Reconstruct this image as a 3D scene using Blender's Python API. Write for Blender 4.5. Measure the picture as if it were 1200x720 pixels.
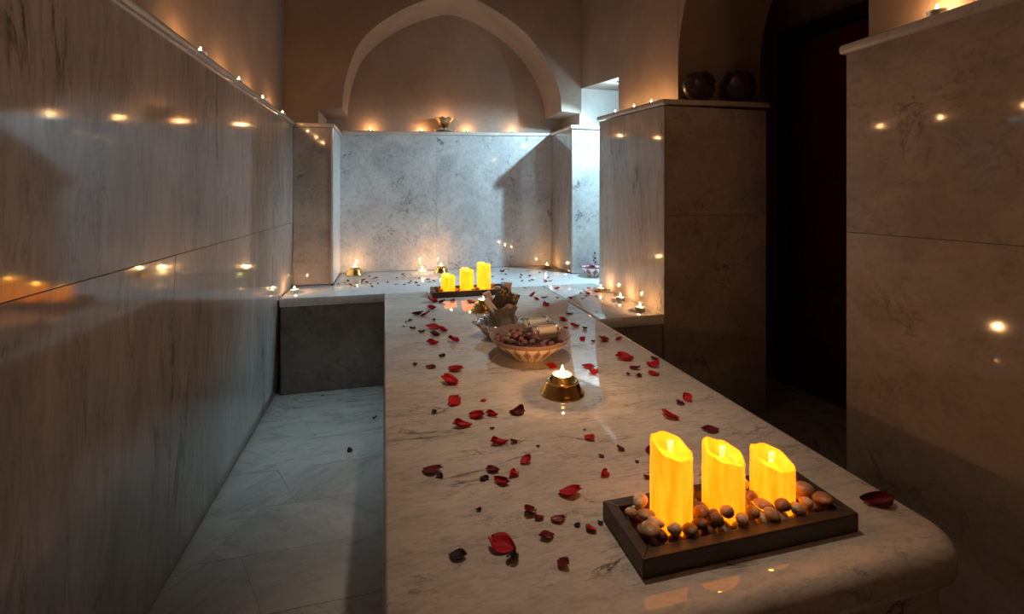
import bpy, bmesh, math, random
from mathutils import Vector, Matrix, Euler, Quaternion
random.seed(7)
sc = bpy.context.scene
for o in list(bpy.data.objects): bpy.data.objects.remove(o)
C = sc.collection
PI = math.pi
# ------------------------------------------------------------------ camera
FPX, HOR, EYE = 550.0, 229.0, 1.13
YAW = math.atan(141 / 550.0)
cam_d = bpy.data.cameras.new('camera'); cam = bpy.data.objects.new('camera', cam_d); C.objects.link(cam)
cam_d.sensor_width = 36; cam_d.lens = 36 * FPX / 1200; cam_d.shift_y = (HOR - 360) / 1200; cam_d.clip_start = .02
cam.location = (0, 0, EYE); cam.rotation_euler = (PI / 2, 0, -YAW)
sc.camera = cam
sc.cycles.transparent_max_bounces = 24
# ------------------------------------------------------------------ light
sc.view_settings.view_transform = 'Standard'; sc.view_settings.look = 'None'
sc.view_settings.exposure = 0.42; sc.view_settings.gamma = 1.0; sc.view_settings.use_curve_mapping = False
w = bpy.data.worlds.new('world'); sc.world = w; w.use_nodes = True
w.node_tree.nodes['Background'].inputs[0].default_value = (.9, .6, .4, 1)
w.node_tree.nodes['Background'].inputs[1].default_value = 0.01
WARM = (1.0, .50, .20); AMBER = (1.0, .45, .06); COOL = (.50, .82, 1.0)
P_TEA, P_PILLAR, P_ALCOVE, P_AISLE_FILL, P_ROOM_FILL = .42, .10, 76.0, .42, 3.4

def light(name, kind, loc, power, color, parent=None, **kw):
    d = bpy.data.lights.new(name, kind); d.energy = power; d.color = color
    for k, v in kw.items(): setattr(d, k, v)
    o = bpy.data.objects.new(name, d); C.objects.link(o); o.location = loc
    if parent: o.parent = parent
    return o
def aim(o, target):
    o.rotation_euler = (Vector(target) - o.location).to_track_quat('-Z', 'Y').to_euler()
# cool spot lamp in the alcove ceiling (its housing is built below)
LAMP = Vector((1.54, 2.98, 1.87))
L = light('alcove_light', 'SPOT', LAMP, P_ALCOVE, COOL, spot_size=math.radians(110), spot_blend=.6, shadow_soft_size=.012)
aim(L, (.98, 3.42, 1.0))
L = light('alcove_spill', 'POINT', LAMP + Vector((0, .02, -.03)), 2.6, COOL, shadow_soft_size=.012)
# unseen cool area light, added to brighten the aisle floor and left wall
L = light('aisle_fill', 'AREA', (-.33, 2.36, 2.93), P_AISLE_FILL, (.68, .90, .96), shape='RECTANGLE', size=.16, size_y=.9, spread=math.radians(26))
# unseen warm fill lights: a spot added to brighten the marble table
L = light('table_fill', 'SPOT', (.46, 1.25, 2.97), 60.0, (1.0, .77, .57), spot_size=math.radians(62), spot_blend=1.0, shadow_soft_size=.06)
aim(L, (.46, 1.35, .55)); L.scale = (.55, 1, 1)
L = light('room_fill', 'POINT', (1.05, .20, 2.70), P_ROOM_FILL, (1.0, .60, .34), shadow_soft_size=.09)  # unseen point fill added high beside the near pier, no fixture

# ------------------------------------------------------------------ pixel helper: point of the place seen at a spot of the photograph
_c, _s = math.cos(YAW), math.sin(YAW)
def onz(u, v, z=.55):
    X = (u - 600) / FPX; Z = (HOR - v) / FPX; t = (z - EYE) / Z
    return Vector(((X * _c + _s) * t, (-X * _s + _c) * t, z))
def onx(u, v, x):
    X = (u - 600) / FPX; Z = (HOR - v) / FPX; t = x / (X * _c + _s)
    return Vector((x, (-X * _s + _c) * t, EYE + Z * t))
def ony(u, v, y):
    X = (u - 600) / FPX; Z = (HOR - v) / FPX; t = y / (-X * _s + _c)
    return Vector(((X * _c + _s) * t, y, EYE + Z * t))
def depth(p): return p.x * _s + p.y * _c

# ------------------------------------------------------------------ materials
class NT:
    def __init__(s, name):
        s.m = bpy.data.materials.new(name); s.m.use_nodes = True; s.t = s.m.node_tree; s.b = s.t.nodes['Principled BSDF']
    def n(s, typ, **kw):
        x = s.t.nodes.new(typ)
        for k, v in kw.items():
            if k.startswith('i_'):
                x.inputs[k[2:].replace('_', ' ')].default_value = v
            else: setattr(x, k, v)
        return x
    def l(s, a, b): s.t.links.new(a, b)
    def math(s, op, a, b=None, c=None, clamp=False):
        x = s.t.nodes.new('ShaderNodeMath'); x.operation = op; x.use_clamp = clamp
        for i, q in enumerate((a, b, c)):
            if q is None: continue
            if isinstance(q, (int, float)): x.inputs[i].default_value = q
            else: s.l(q, x.inputs[i])
        return x.outputs[0]
    def rng(s, v, a, b, c=0., d=1., smooth=True):
        x = s.n('ShaderNodeMapRange'); x.interpolation_type = 'SMOOTHSTEP' if smooth else 'LINEAR'
        s.l(v, x.inputs[0])
        for i, q in zip((1, 2, 3, 4), (a, b, c, d)): x.inputs[i].default_value = q
        return x.outputs[0]
    def mix(s, f, a, b):
        x = s.n('ShaderNodeMix', data_type='RGBA')
        if isinstance(f, (int, float)): x.inputs[0].default_value = f
        else: s.l(f, x.inputs[0])
        for i, q in ((6, a), (7, b)):
            if isinstance(q, tuple): x.inputs[i].default_value = (*q[:3], 1)
            else: s.l(q, x.inputs[i])
        return x.outputs[2]
    def coords(s, scale=(1, 1, 1), rot=(0, 0, 0), rand=True):
        tc = s.n('ShaderNodeTexCoord'); mp = s.n('ShaderNodeMapping')
        mp.inputs['Scale'].default_value = scale; mp.inputs['Rotation'].default_value = rot
        s.l(tc.outputs['Object'], mp.inputs['Vector'])
        if rand:
            oi = s.n('ShaderNodeObjectInfo'); k = s.math('MULTIPLY', oi.outputs['Random'], 23.0)
            v = s.n('ShaderNodeVectorMath', operation='ADD'); s.l(mp.outputs[0], v.inputs[0]); s.l(k, v.inputs[1])
            return v.outputs[0]
        return mp.outputs[0]
    def noise(s, vec, scale, detail=4., rough=.55, dist=0.):
        x = s.n('ShaderNodeTexNoise'); s.l(vec, x.inputs['Vector'])
        x.inputs['Scale'].default_value = scale; x.inputs['Detail'].default_value = detail
        x.inputs['Roughness'].default_value = rough; x.inputs['Distortion'].default_value = dist
        return x.outputs[0]
    def bump(s, h, strength=.2, dist=.002):
        x = s.n('ShaderNodeBump'); x.inputs['Strength'].default_value = strength; x.inputs['Distance'].default_value = dist
        s.l(h, x.inputs['Height']); s.l(x.outputs[0], s.b.inputs['Normal'])
    def set(s, **kw):
        for k, v in kw.items():
            i = s.b.inputs[k.replace('_', ' ')]
            i.default_value = (*v, 1) if isinstance(v, tuple) and len(v) == 3 else v

def marble(name, light_c, mid_c, vein_c, scale=1., stretch=(1, 1, 1), rot=(0, 0, 0), rough=.1, veins=1.):
    t = NT(name); v = t.coords(tuple(q * scale for q in stretch), rot)
    cloud = t.noise(v, 1.6, 6, .62, .5)
    base = t.mix(t.rng(cloud, .34, .68), light_c, mid_c)
    grain = t.rng(t.noise(v, 16, 9, .72, .7), .40, .72)                      # fine grey streaks
    a = t.noise(v, 1.9, 10, .60, .9)
    va = t.rng(t.math('ABSOLUTE', t.math('SUBTRACT', a, .5)), .0, .022, 1, 0)
    mask = t.rng(t.noise(v, 2.3, 4), .50, .68)
    b = t.noise(v, 5.5, 9, .66, .6)
    vb = t.rng(t.math('ABSOLUTE', t.math('SUBTRACT', b, .5)), .0, .035, 1, 0)
    m2 = t.rng(t.noise(v, 3.1, 5, .6), .46, .70)
    k = t.math('MULTIPLY', va, t.math('MULTIPLY', mask, .62 * veins))
    k = t.math('ADD', k, t.math('MULTIPLY', vb, t.math('MULTIPLY', m2, .34 * veins)))
    k = t.math('ADD', k, t.math('MULTIPLY', grain, .26 * veins), clamp=True)
    t.l(t.mix(k, base, vein_c), t.b.inputs['Base Color'])
    r = t.rng(t.noise(v, 5, 6, .6), .3, .75, rough * .7, rough * 1.5)
    t.l(r, t.b.inputs['Roughness']); t.set(IOR=1.56)
    t.bump(t.noise(v, 14, 3), .015, .002)
    return t.m

def plaster(name, c1, c2):
    t = NT(name); v = t.coords((1, 1, 1), rand=False)
    n = t.noise(v, 2.4, 6, .6, .3); f = t.noise(v, 26, 6, .7)
    col = t.mix(t.rng(n, .3, .7), c1, c2)
    col = t.mix(t.math('MULTIPLY', t.rng(f, .4, .75), .35), col, tuple(q * .62 for q in c1))
    t.l(col, t.b.inputs['Base Color']); t.set(Roughness=.62)
    t.bump(t.math('ADD', t.noise(v, 7, 5), t.math('MULTIPLY', f, .25)), .35, .01)
    return t.m

def plain(name, col, rough=.5, metal=0., bump=None, var=0., **kw):
    t = NT(name); t.set(Roughness=rough, Metallic=metal, **kw)
    v = t.coords()
    if var:
        n = t.noise(v, kw.get('vs', 30.), 5, .6)
        t.l(t.mix(t.rng(n, .3, .7), tuple(q * (1 - var) for q in col), tuple(min(1, q * (1 + var)) for q in col)), t.b.inputs['Base Color'])
    else: t.set(Base_Color=col)
    if bump: t.bump(t.noise(v, bump[0], 4), bump[1], bump[2])
    return t.m

M = {}
M['wall_marble'] = marble('wall_marble', (.50, .445, .39), (.35, .31, .275), (.08, .07, .06), 1.6, (1, 1.5, .30), (0, 0, 0), .07, 1.35)
M['back_marble'] = marble('back_marble', (.60, .60, .59), (.44, .445, .45), (.10, .105, .11), 2.4, (1, 1, .9), (0, .5, 0), .06, 1.15)
M['block_marble'] = marble('block_marble', (.56, .49, .43), (.40, .35, .305), (.13, .11, .095), 1.9, (1, .8, 1), (0, .7, .2), .06)
M['bench_marble'] = marble('bench_marble', (.88, .88, .87), (.78, .785, .79), (.30, .31, .33), 2.0, (1, 1, 1), (0, 0, .4), .08, .7)
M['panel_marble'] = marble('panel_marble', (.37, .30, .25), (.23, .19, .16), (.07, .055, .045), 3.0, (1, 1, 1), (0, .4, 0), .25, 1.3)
M['slab_marble'] = marble('slab_marble', (.68, .605, .535), (.55, .49, .43), (.13, .12, .11), 2.9, (.55, 1.7, 1), (0, 0, .62), .04, 1.35)
M['floor_marble'] = marble('floor_marble', (.60, .62, .615), (.44, .465, .47), (.16, .175, .185), 2.6, (.5, 1.7, 1), (0, 0, -.5), .3, .9)
M['trim_marble'] = marble('trim_marble', (.66, .61, .56), (.52, .48, .44), (.22, .2, .18), 3., (1, 1, 1), (0, 0, 0), .15, .6)
M['plaster'] = plaster('plaster', (.37, .285, .225), (.28, .215, .17))
M['plaster_dark'] = plaster('plaster_dark', (.36, .27, .21), (.27, .20, .155))
M['plaster_lit'] = plaster('plaster_lit', (.80, .80, .78), (.70, .70, .69))  # same plaster lightened, standing in for lamp light in the alcove
M['mortar'] = plain('mortar', (.62, .58, .54), .9, bump=(60, .3, .002))
M['red_wood'] = plain('red_wood', (.09, .008, .007), .38, var=.3)
M['black_wood'] = plain('black_wood', (.012, .009, .009), .5, var=.3)
M['alu'] = plain('aluminium', (.78, .76, .73), .32, 1.)
M['brass'] = plain('brass', (.80, .52, .16), .2, 1., bump=(40, .05, .001))
M['silver'] = plain('silver', (.86, .85, .83), .22, 1., bump=(60, .35, .003))
M['bronze'] = plain('bronze', (.45, .34, .20), .3, 1., var=.3)
M['wick'] = plain('wick', (.03, .025, .02), .9)
M['iron'] = plain('dark_metal', (.03, .03, .032), .4, .7)

def flame_mat():
    t = NT('flame'); t.t.nodes.remove(t.b); out = t.t.nodes['Material Output']
    e = t.n('ShaderNodeEmission'); e.inputs[0].default_value = (1, .62, .24, 1); e.inputs[1].default_value = 26
    tr = t.n('ShaderNodeBsdfTransparent'); a = t.n('ShaderNodeAddShader')
    t.l(e.outputs[0], a.inputs[0]); t.l(tr.outputs[0], a.inputs[1]); t.l(a.outputs[0], out.inputs[0])
    t.m.cycles.emission_sampling = 'NONE'
    return t.m
M['flame'] = flame_mat()
def wax_mat():
    t = NT('tealight_wax'); t.set(Base_Color=(.9, .72, .45), Roughness=.35)
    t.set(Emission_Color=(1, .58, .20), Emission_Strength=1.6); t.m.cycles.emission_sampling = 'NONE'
    return t.m
M['wax'] = wax_mat()
def pillar_mat(strength):      # battery candle: translucent shell lit from inside
    t = NT('glowing_wax'); v = t.coords((1, 1, .18))
    n = t.noise(v, 60, 3, .5)
    col = t.mix(t.rng(n, .3, .7), (1, .19, .002), (1, .275, .007))
    t.set(Base_Color=(.6, .3, .03), Roughness=.45, Emission_Strength=strength)
    t.l(col, t.b.inputs['Emission Color'])
    t.bump(n, .25, .002)
    return t.m
M['glow_wax'] = pillar_mat(1.45); M['glow_wax_fresh'] = pillar_mat(2.3)
def flame_tab_mat():
    t = NT('glowing_tab'); t.set(Base_Color=(1, .8, .3), Emission_Color=(1, .62, .10), Emission_Strength=1.8)
    t.m.cycles.emission_sampling = 'NONE'; return t.m
M['tab'] = flame_tab_mat()
def tray_mat():
    t = NT('dark_wood'); v = t.coords((1.2, 14, 14)); n = t.noise(v, 9, 6, .6, .5)
    t.l(t.mix(t.rng(n, .3, .7), (.040, .024, .015), (.075, .046, .028)), t.b.inputs['Base Color'])
    t.set(Roughness=.42); t.bump(n, .2, .001); return t.m
M['tray'] = tray_mat()
def pebble_mat(name, c, c2):
    t = NT(name); v = t.coords(); n = t.noise(v, 2.2, 6, .65); n2 = t.noise(v, .9, 3, .5)
    t.l(t.mix(t.math('MULTIPLY', t.rng(n, .45, .7), .5), t.mix(t.rng(n2, .35, .65), c, c2), (.14, .08, .05)), t.b.inputs['Base Color'])
    t.set(Roughness=.36); t.bump(n, .12, .05); return t.m
PCOL = ['cream', 'tan', 'rusty brown', 'dark brown']
for nm, c, c2 in zip(PCOL, [(.74, .60, .42), (.52, .36, .22), (.40, .22, .12), (.17, .10, .065)], [(.62, .47, .31), (.40, .26, .15), (.28, .15, .08), (.11, .065, .045)]):
    M['pebble ' + nm] = pebble_mat('pebble ' + nm, c, c2)
def petal_mat(name, c, c2):
    t = NT(name); v = t.coords(); n = t.noise(v, 60, 5, .6)
    t.l(t.mix(t.rng(n, .3, .7), c, c2), t.b.inputs['Base Color']); t.set(Roughness=.5, Specular_IOR_Level=.25); t.bump(t.noise(v, 120, 3), .2, .001); return t.m
M['petal_red'] = petal_mat('petal_red', (.50, .006, .010), (.34, .003, .007))
M['petal_wine'] = petal_mat('petal_wine', (.17, .006, .012), (.10, .004, .010))
M['petal_black'] = petal_mat('petal_black', (.045, .008, .010), (.022, .006, .008))
def rosebud_mat(name, c, c2):
    t = NT(name); v = t.coords(); n = t.noise(v, 2.5, 5)
    t.l(t.mix(t.rng(n, .3, .7), c, c2), t.b.inputs['Base Color']); t.set(Roughness=.7); t.bump(n, .4, .1); return t.m
RCOL = ['mauve', 'dusty pink', 'dark plum', 'brownish tan']
for nm, c, c2 in zip(RCOL, [(.30, .06, .12), (.50, .17, .19), (.13, .02, .045), (.46, .27, .16)], [(.20, .035, .07), (.36, .10, .12), (.08, .015, .03), (.32, .17, .10)]):
    M['rosebud ' + nm] = rosebud_mat('rosebud ' + nm, c, c2)
M['sepal'] = plain('sepal', (.16, .13, .05), .8)
def damask(name, ground, ink, n_rep, z0, z1):
    # repeating leaf print round the outside of a bowl
    t = NT(name); tc = t.n('ShaderNodeTexCoord'); sp = t.n('ShaderNodeSeparateXYZ'); t.l(tc.outputs['Object'], sp.inputs[0])
    th = t.math('ARCTAN2', sp.outputs[1], sp.outputs[0])
    u = t.math('MULTIPLY', th, n_rep / (2 * PI)); fr = t.math('FRACT', t.math('ADD', u, 10.))
    tri = t.math('MULTIPLY', t.math('ABSOLUTE', t.math('SUBTRACT', fr, .5)), 2.)
    zz = t.rng(sp.outputs[2], z0, z1, 0, 1, False)
    leaf = t.math('SUBTRACT', t.math('SUBTRACT', .92, tri), t.math('ABSOLUTE', t.math('SUBTRACT', t.math('MULTIPLY', zz, 1.5), .62)))
    wob = t.math('MULTIPLY', t.math('SINE', t.math('MULTIPLY', tri, 26.)), .06)
    wob2 = t.math('MULTIPLY', t.math('SINE', t.math('MULTIPLY', zz, 30.)), .06)
    k = t.rng(t.math('ADD', t.math('ADD', leaf, wob), wob2), .08, .16)
    hole = t.rng(t.math('ABSOLUTE', t.math('SUBTRACT', leaf, .36)), .02, .05, 1, 0)
    k = t.math('SUBTRACT', k, t.math('MULTIPLY', hole, .7), clamp=True)
    band = t.rng(t.math('ABSOLUTE', t.math('SUBTRACT', zz, .97)), .03, .05, 1, 0)
    k = t.math('MAXIMUM', k, band)
    t.l(t.mix(k, ground, ink), t.b.inputs['Base Color']); t.set(Roughness=.18); return t.m
M['bowl_print'] = damask('bowl_print', (.84, .66, .48), (.33, .185, .11), 21, .018, .066)
M['bowl_inside'] = plain('bowl_inside', (.36, .23, .16), .25)
M['small_bowl'] = damask('small_bowl', (.80, .78, .76), (.30, .12, .16), 9, .012, .062)
M['card'] = plain('card_pink', (.72, .46, .42), .6, var=.12)
M['card_white'] = plain('card_white', (.83, .77, .72), .5)
def foil_mat():
    t = NT('brown_foil'); v = t.coords(); sp = t.n('ShaderNodeSeparateXYZ'); tc = t.n('ShaderNodeTexCoord'); t.l(tc.outputs['Object'], sp.inputs[0])
    n = t.noise(v, 90, 5, .6)
    gold = t.math('MULTIPLY', t.rng(n, .5, .6), t.rng(sp.outputs[2], .066, .076))
    t.l(t.mix(gold, (.10, .068, .045), (.75, .55, .22)), t.b.inputs['Base Color'])
    t.set(Roughness=.35, Metallic=.3); t.bump(t.noise(v, 34, 4, .6, 1.), .6, .006); return t.m
M['foil'] = foil_mat()
M['organza'] = plain('organza', (.34, .29, .24), .4, .25, bump=(40, .6, .005), var=.3)
def glass_mat():      # thin clear glass
    t = NT('clear_glass'); t.t.nodes.remove(t.b); out = t.t.nodes['Material Output']
    tr = t.n('ShaderNodeBsdfTransparent'); tr.inputs[0].default_value = (.95, .96, .95, 1)
    gl = t.n('ShaderNodeBsdfGlossy'); gl.inputs['Roughness'].default_value = .03
    lw = t.n('ShaderNodeLayerWeight'); lw.inputs[0].default_value = .5
    fr = t.math('ADD', t.math('MULTIPLY', t.math('POWER', lw.outputs['Facing'], 4.), .8), .05)
    mx = t.n('ShaderNodeMixShader'); t.l(fr, mx.inputs[0]); t.l(tr.outputs[0], mx.inputs[1]); t.l(gl.outputs[0], mx.inputs[2]); t.l(mx.outputs[0], out.inputs[0])
    return t.m
M['glass'] = glass_mat()
M['peach'] = plain('peach_salt', (.96, .76, .56), .5, bump=(200, .4, .002))
M['cream'] = plain('cream_salt', (.96, .92, .80), .5, bump=(200, .4, .002))
M['strand'] = plain('strand', (.95, .66, .10), .25, .6)
M['jar_clay'] = plain('jar_clay', (.060, .034, .022), .33, var=.45, bump=(28, .5, .006))
M['lamp_face'] = None
t = NT('lamp_face'); t.set(Base_Color=(.9, .95, 1), Emission_Color=(.7, .9, 1), Emission_Strength=22.); M['lamp_face'] = t.m; t.m.cycles.emission_sampling = 'NONE'

# ------------------------------------------------------------------ mesh helpers
def tag(o, label=None, cat=None, group=None, kind=None):
    if label: o['label'] = label
    if cat: o['category'] = cat
    if group: o['group'] = group
    if kind: o['kind'] = kind
    return o
def data(name, verts, faces, mat, smooth=False):
    me = bpy.data.meshes.new(name); me.from_pydata([tuple(v) for v in verts], [], faces); me.validate()
    bm = bmesh.new(); bm.from_mesh(me); bmesh.ops.recalc_face_normals(bm, faces=bm.faces); bm.to_mesh(me); bm.free()
    if mat: me.materials.append(M[mat])
    if smooth: me.polygons.foreach_set('use_smooth', [True] * len(me.polygons))
    return me
def obj(name, me, parent=None, loc=(0, 0, 0), rot=None):
    o = bpy.data.objects.new(name, me); C.objects.link(o); o.location = loc
    if rot is not None: o.rotation_euler = rot
    if parent: o.parent = parent
    return o
def empty(name, loc=(0, 0, 0), rz=0.):
    o = bpy.data.objects.new(name, None); C.objects.link(o); o.location = loc; o.rotation_euler = (0, 0, rz); o.empty_display_size = .05
    return o
def bevel_me(me, width, seg=2, sharp=None):
    bm = bmesh.new(); bm.from_mesh(me)
    es = [e for e in bm.edges if sharp is None or sharp(e)]
    bmesh.ops.bevel(bm, geom=es, offset=width, segments=seg, profile=.5, affect='EDGES', clamp_overlap=True)
    bmesh.ops.recalc_face_normals(bm, faces=bm.faces)
    bm.to_mesh(me); bm.free()
    return me
HEX = [(0, 3, 2, 1), (4, 5, 6, 7), (0, 1, 5, 4), (1, 2, 6, 5), (2, 3, 7, 6), (3, 0, 4, 7)]
def hexa(name, b, t, mat, bev=0., seg=2):
    me = data(name, list(b) + list(t), HEX, mat)
    if bev: bevel_me(me, bev, seg)
    return me
def box(name, x0, x1, y0, y1, z0, z1, mat, bev=0., seg=2):
    b = [(x0, y0, z0), (x1, y0, z0), (x1, y1, z0), (x0, y1, z0)]
    return hexa(name, b, [(x, y, z1) for x, y, _ in b], mat, bev, seg)
def prism(name, pts, d, mat, bev=0.):
    n = len(pts); d = Vector(d); P = [Vector(p) for p in pts]
    f = [tuple(range(n)), tuple(range(2 * n - 1, n - 1, -1))] + [(i, (i + 1) % n, n + (i + 1) % n, n + i) for i in range(n)]
    me = data(name, P + [p + d for p in P], f, mat)
    if bev: bevel_me(me, bev)
    return me
def lathe(name, prof, mat, n=32, smooth=True, fn=None):
    vs, fs = [], []; closed_b = prof[0][0] < 1e-6; closed_t = prof[-1][0] < 1e-6
    idx = []
    for r, z in prof:
        if r < 1e-6: idx.append([len(vs)]); vs.append((0, 0, z))
        else:
            idx.append(list(range(len(vs), len(vs) + n)))
            for k in range(n):
                a = 2 * PI * k / n; rr, zz = (r, z) if fn is None else fn(r, z, a)
                vs.append((rr * math.cos(a), rr * math.sin(a), zz))
    for a, b in zip(idx, idx[1:]):
        for k in range(n):
            q = [a[k % len(a)], a[(k + 1) % len(a)], b[(k + 1) % len(b)], b[k % len(b)]]
            q2 = []
            for i in q:
                if i not in q2: q2.append(i)
            if len(q2) > 2: fs.append(tuple(q2))
    return data(name, vs, fs, mat, smooth)
def tube(name, pts, r, mat, n=8, closed=False):
    P = [Vector(p) for p in pts]; vs, fs = [], []; R = r if isinstance(r, (list, tuple)) else [r] * len(P)
    m = len(P)
    for i, p in enumerate(P):
        a = P[(i - 1) % m] if (closed or i) else p; b = P[(i + 1) % m] if (closed or i < m - 1) else p
        d = (b - a).normalized(); up = Vector((0, 0, 1)) if abs(d.z) < .9 else Vector((1, 0, 0))
        s = d.cross(up).normalized(); u = s.cross(d)
        for k in range(n):
            an = 2 * PI * k / n; vs.append(p + (s * math.cos(an) + u * math.sin(an)) * R[i])
    for i in range(m if closed else m - 1):
        j = (i + 1) % m
        for k in range(n): fs.append((i * n + k, i * n + (k + 1) % n, j * n + (k + 1) % n, j * n + k))
    if not closed: fs += [tuple(range(n - 1, -1, -1)), tuple(range((m - 1) * n, m * n))]
    return data(name, vs, fs, mat, True)
def join(name, *meshes):
    bm = bmesh.new()
    for me in meshes: bm.from_mesh(me)
    out = bpy.data.meshes.new(name); bm.to_mesh(out); bm.free()
    out.materials.append(meshes[0].materials[0])
    for me in meshes: bpy.data.meshes.remove(me)
    return out
def copy_tree(o, parent=None):
    c = o.copy(); C.objects.link(c); c.parent = parent
    for ch in list(o.children): copy_tree(ch, c)
    return c
def struct(name, me=None, parent=None):
    o = obj(name, me, parent) if me else empty(name)
    if not parent: o['kind'] = 'structure'
    return o
def auto_smooth(me):
    me.polygons.foreach_set('use_smooth', [True] * len(me.polygons))
    bm = bmesh.new(); bm.from_mesh(me)
    for e in bm.edges: e.smooth = len(e.link_faces) == 2 and e.calc_face_angle(0) < math.radians(34)
    bm.to_mesh(me); bm.free(); return me

# ------------------------------------------------------------------ the room
XL, XB, XS, YB, YP, YBEN = -.61, 1.285, 1.29, 3.71, 3.25, 2.87     # left wall, block, strip, niche back, pilaster front, bench front
LEDGE = 1.60
YBLK0, YBLK1 = 2.03, 2.765
G = .0007
PAN = .02

def floor_build():
    fl = struct('floor', box('floor', -.9, 2.5, -1.2, 4.2, -.12, -.016, 'mortar'))
    rows = [(-1.1 + .24 * i) for i in range(21)]
    off = 1.63 - (-1.1 + .24 * 11)
    rows = [r + off for r in rows]
    k = 0
    for i, y0 in enumerate(rows[:-1]):
        y1 = y0 + .24; sl = .115 if i % 2 else -.115
        x = -.62 - .55 + (.08 if i % 2 else .31)
        while x < 2.4:
            wd = .52
            pts = [(x, y0), (x + wd, y0), (x + wd + sl, y1), (x + sl, y1)]
            if x + wd + max(0, sl) > -.62 and not (0.12 < x and x + wd < .86 and y0 > .75):
                cx = [max(-.66, min(2.4, p[0])) for p in pts]
                q = [(a, p[1]) for a, p in zip(cx, pts)]
                g = G * .7
                b = [(q[0][0] + g, q[0][1] + g, -.016), (q[1][0] - g, q[1][1] + g, -.016), (q[2][0] - g, q[2][1] - g, -.016), (q[3][0] + g, q[3][1] - g, -.016)]
                if b[1][0] - b[0][0] > .01 and b[2][0] - b[3][0] > .005:
                    me = hexa('tile', b, [(a, c, random.uniform(-.0006, .0004)) for a, c, _ in b], 'floor_marble')
                    cx0, cy0 = sum(p[0] for p in b) / 4, sum(p[1] for p in b) / 4
                    me.transform(Matrix.Translation((-cx0, -cy0, 0)))
                    ang = random.choice((0, 0, .9, -.7))
                    me.transform(Matrix.Rotation(-ang, 4, 'Z'))
                    o = obj('tile', me, fl, (cx0, cy0, 0), (0, 0, ang))
            x += wd
    return fl
floor_build()
ceil = struct('ceiling', box('ceiling', -.95, 2.5, -1.2, 4.2, 3.0, 3.12, 'plaster_dark'))

def panel(parent, b, t, mat, name='panel'):
    """stone panel from its four bottom and four top corners"""
    return obj(name, hexa(name, b, t, mat, .0006, 1), parent)

# left wall: solid core, marble panels in two rows, moulded ledge, set-back plaster above
wl = struct('wall_left', box('wall_left', -.95, XL - PAN - .03, -1.2, 4.2, 0, LEDGE - .03, 'mortar'))
def lx(z): return XL - .025 * max(0, (1.0 - z))          # the cladding leans out a little towards its foot
def lpan(y0, y1, z0, z1):
    g = G
    bk = XL - PAN - .029
    b = [(bk, y0 + g, z0), (lx(z0), y0 + g, z0), (lx(z0), y1 - g, z0), (bk, y1 - g, z0)]
    t_ = [(bk, y0 + g, z1), (lx(z1), y0 + g, z1), (lx(z1), y1 - g, z1), (bk, y1 - g, z1)]
    panel(wl, b, t_, 'wall_marble')
for y0, y1 in ((-1.2, .15), (.15, 1.57), (1.57, 3.28)): lpan(y0, y1, .004, .955 - G)
for y0, y1 in ((-1.2, -.1), (-.1, 3.28)): lpan(y0, y1, .955 + G, LEDGE - .03)
obj('plaster', box('plaster', -.95, -.70, -1.2, 4.2, LEDGE, 3.0, 'plaster'), wl)
tr = struct('trim_1', auto_smooth(box('trim_1', -.76, XL + .014, -1.2, YP + .2, LEDGE - .022, LEDGE, 'trim_marble', .009, 3)))
obj('bead', auto_smooth(box('bead', -.70, XL + .006, -1.2, YP + .1, LEDGE - .034, LEDGE - .022, 'trim_marble', .005, 2)), tr)

# back wall: two pilasters, niche panels, arch wall
wb = struct('wall_back', box('wall_back', -.95, 2.2, YB + PAN + .002, 4.2, 0, 1.58, 'mortar'))
XP = -.372                                                    # right edge of the left pilaster
def bz(x): return 1.588 + (x + .38) * .020                    # niche cladding top
XJ = .343
for x0, x1 in ((XP - .01, XJ), (XJ, XS + .01)):
    g = G
    panel(wb, [(x0 + g, YB, .55), (x1 - g, YB, .55), (x1 - g, YB + PAN, .55), (x0 + g, YB + PAN, .55)],
          [(x0 + g, YB, bz(x0)), (x1 - g, YB, bz(x1)), (x1 - g, YB + PAN, bz(x1)), (x0 + g, YB + PAN, bz(x0))], 'back_marble')
# left pilaster
obj('pilaster_core', box('pilaster_core', -.80, XP - PAN - .001, YP + PAN + .001, YB + .03, .552, 1.565, 'mortar'), wb)
obj('panel', box('panel', XL + .001, XP, YP, YP + PAN, .552, 1.568, 'block_marble', .002, 1), wb)
obj('panel', box('panel', XP - PAN, XP, YP + PAN + G, YB - G, .552, 1.57, 'bench_marble', .002, 1), wb)
obj('corner_strip', box('corner_strip', XP - .012, XP + .004, YP - .004, YP + .012, .552, 1.568, 'trim_marble', .003, 1), wb)
# right pilaster
ZS = 1.625
obj('pilaster_core', box('pilaster_core', XS + PAN + .001, 2.2, YP + PAN + .001, YB + .03, .552, ZS - .005, 'mortar'), wb)
obj('panel', box('panel', XS + .001, 2.12, YP, YP + PAN, .552, ZS, 'back_marble', .002, 1), wb)
obj('panel', box('panel', XS, XS + PAN, YP + PAN + G, YB - G, .552, ZS, 'wall_marble', .002, 1), wb)
# ledges
def ledge(n, b, t_): return struct(n, auto_smooth(hexa(n, b, t_, 'trim_marble', .007, 3)))
def ledge_box(n, x0, x1, y0, y1, za, zb, th=.026):
    b = [(x0, y0, za - th), (x1, y0, zb - th), (x1, y1, zb - th), (x0, y1, za - th)]
    return ledge(n, b, [(x, y, z + th) for x, y, z in b])
ledge_box('trim_2', XP + .008, XS - .012, YB - .014, 3.88, 1.612, 1.648)
ledge_box('trim_3', XL + .010, XP + .014, YP - .014, YB + .1, 1.594, 1.597)
ledge_box('trim_4', XS - .014, 2.14, YP - .014, YB + .1, 1.648, 1.652)
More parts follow.
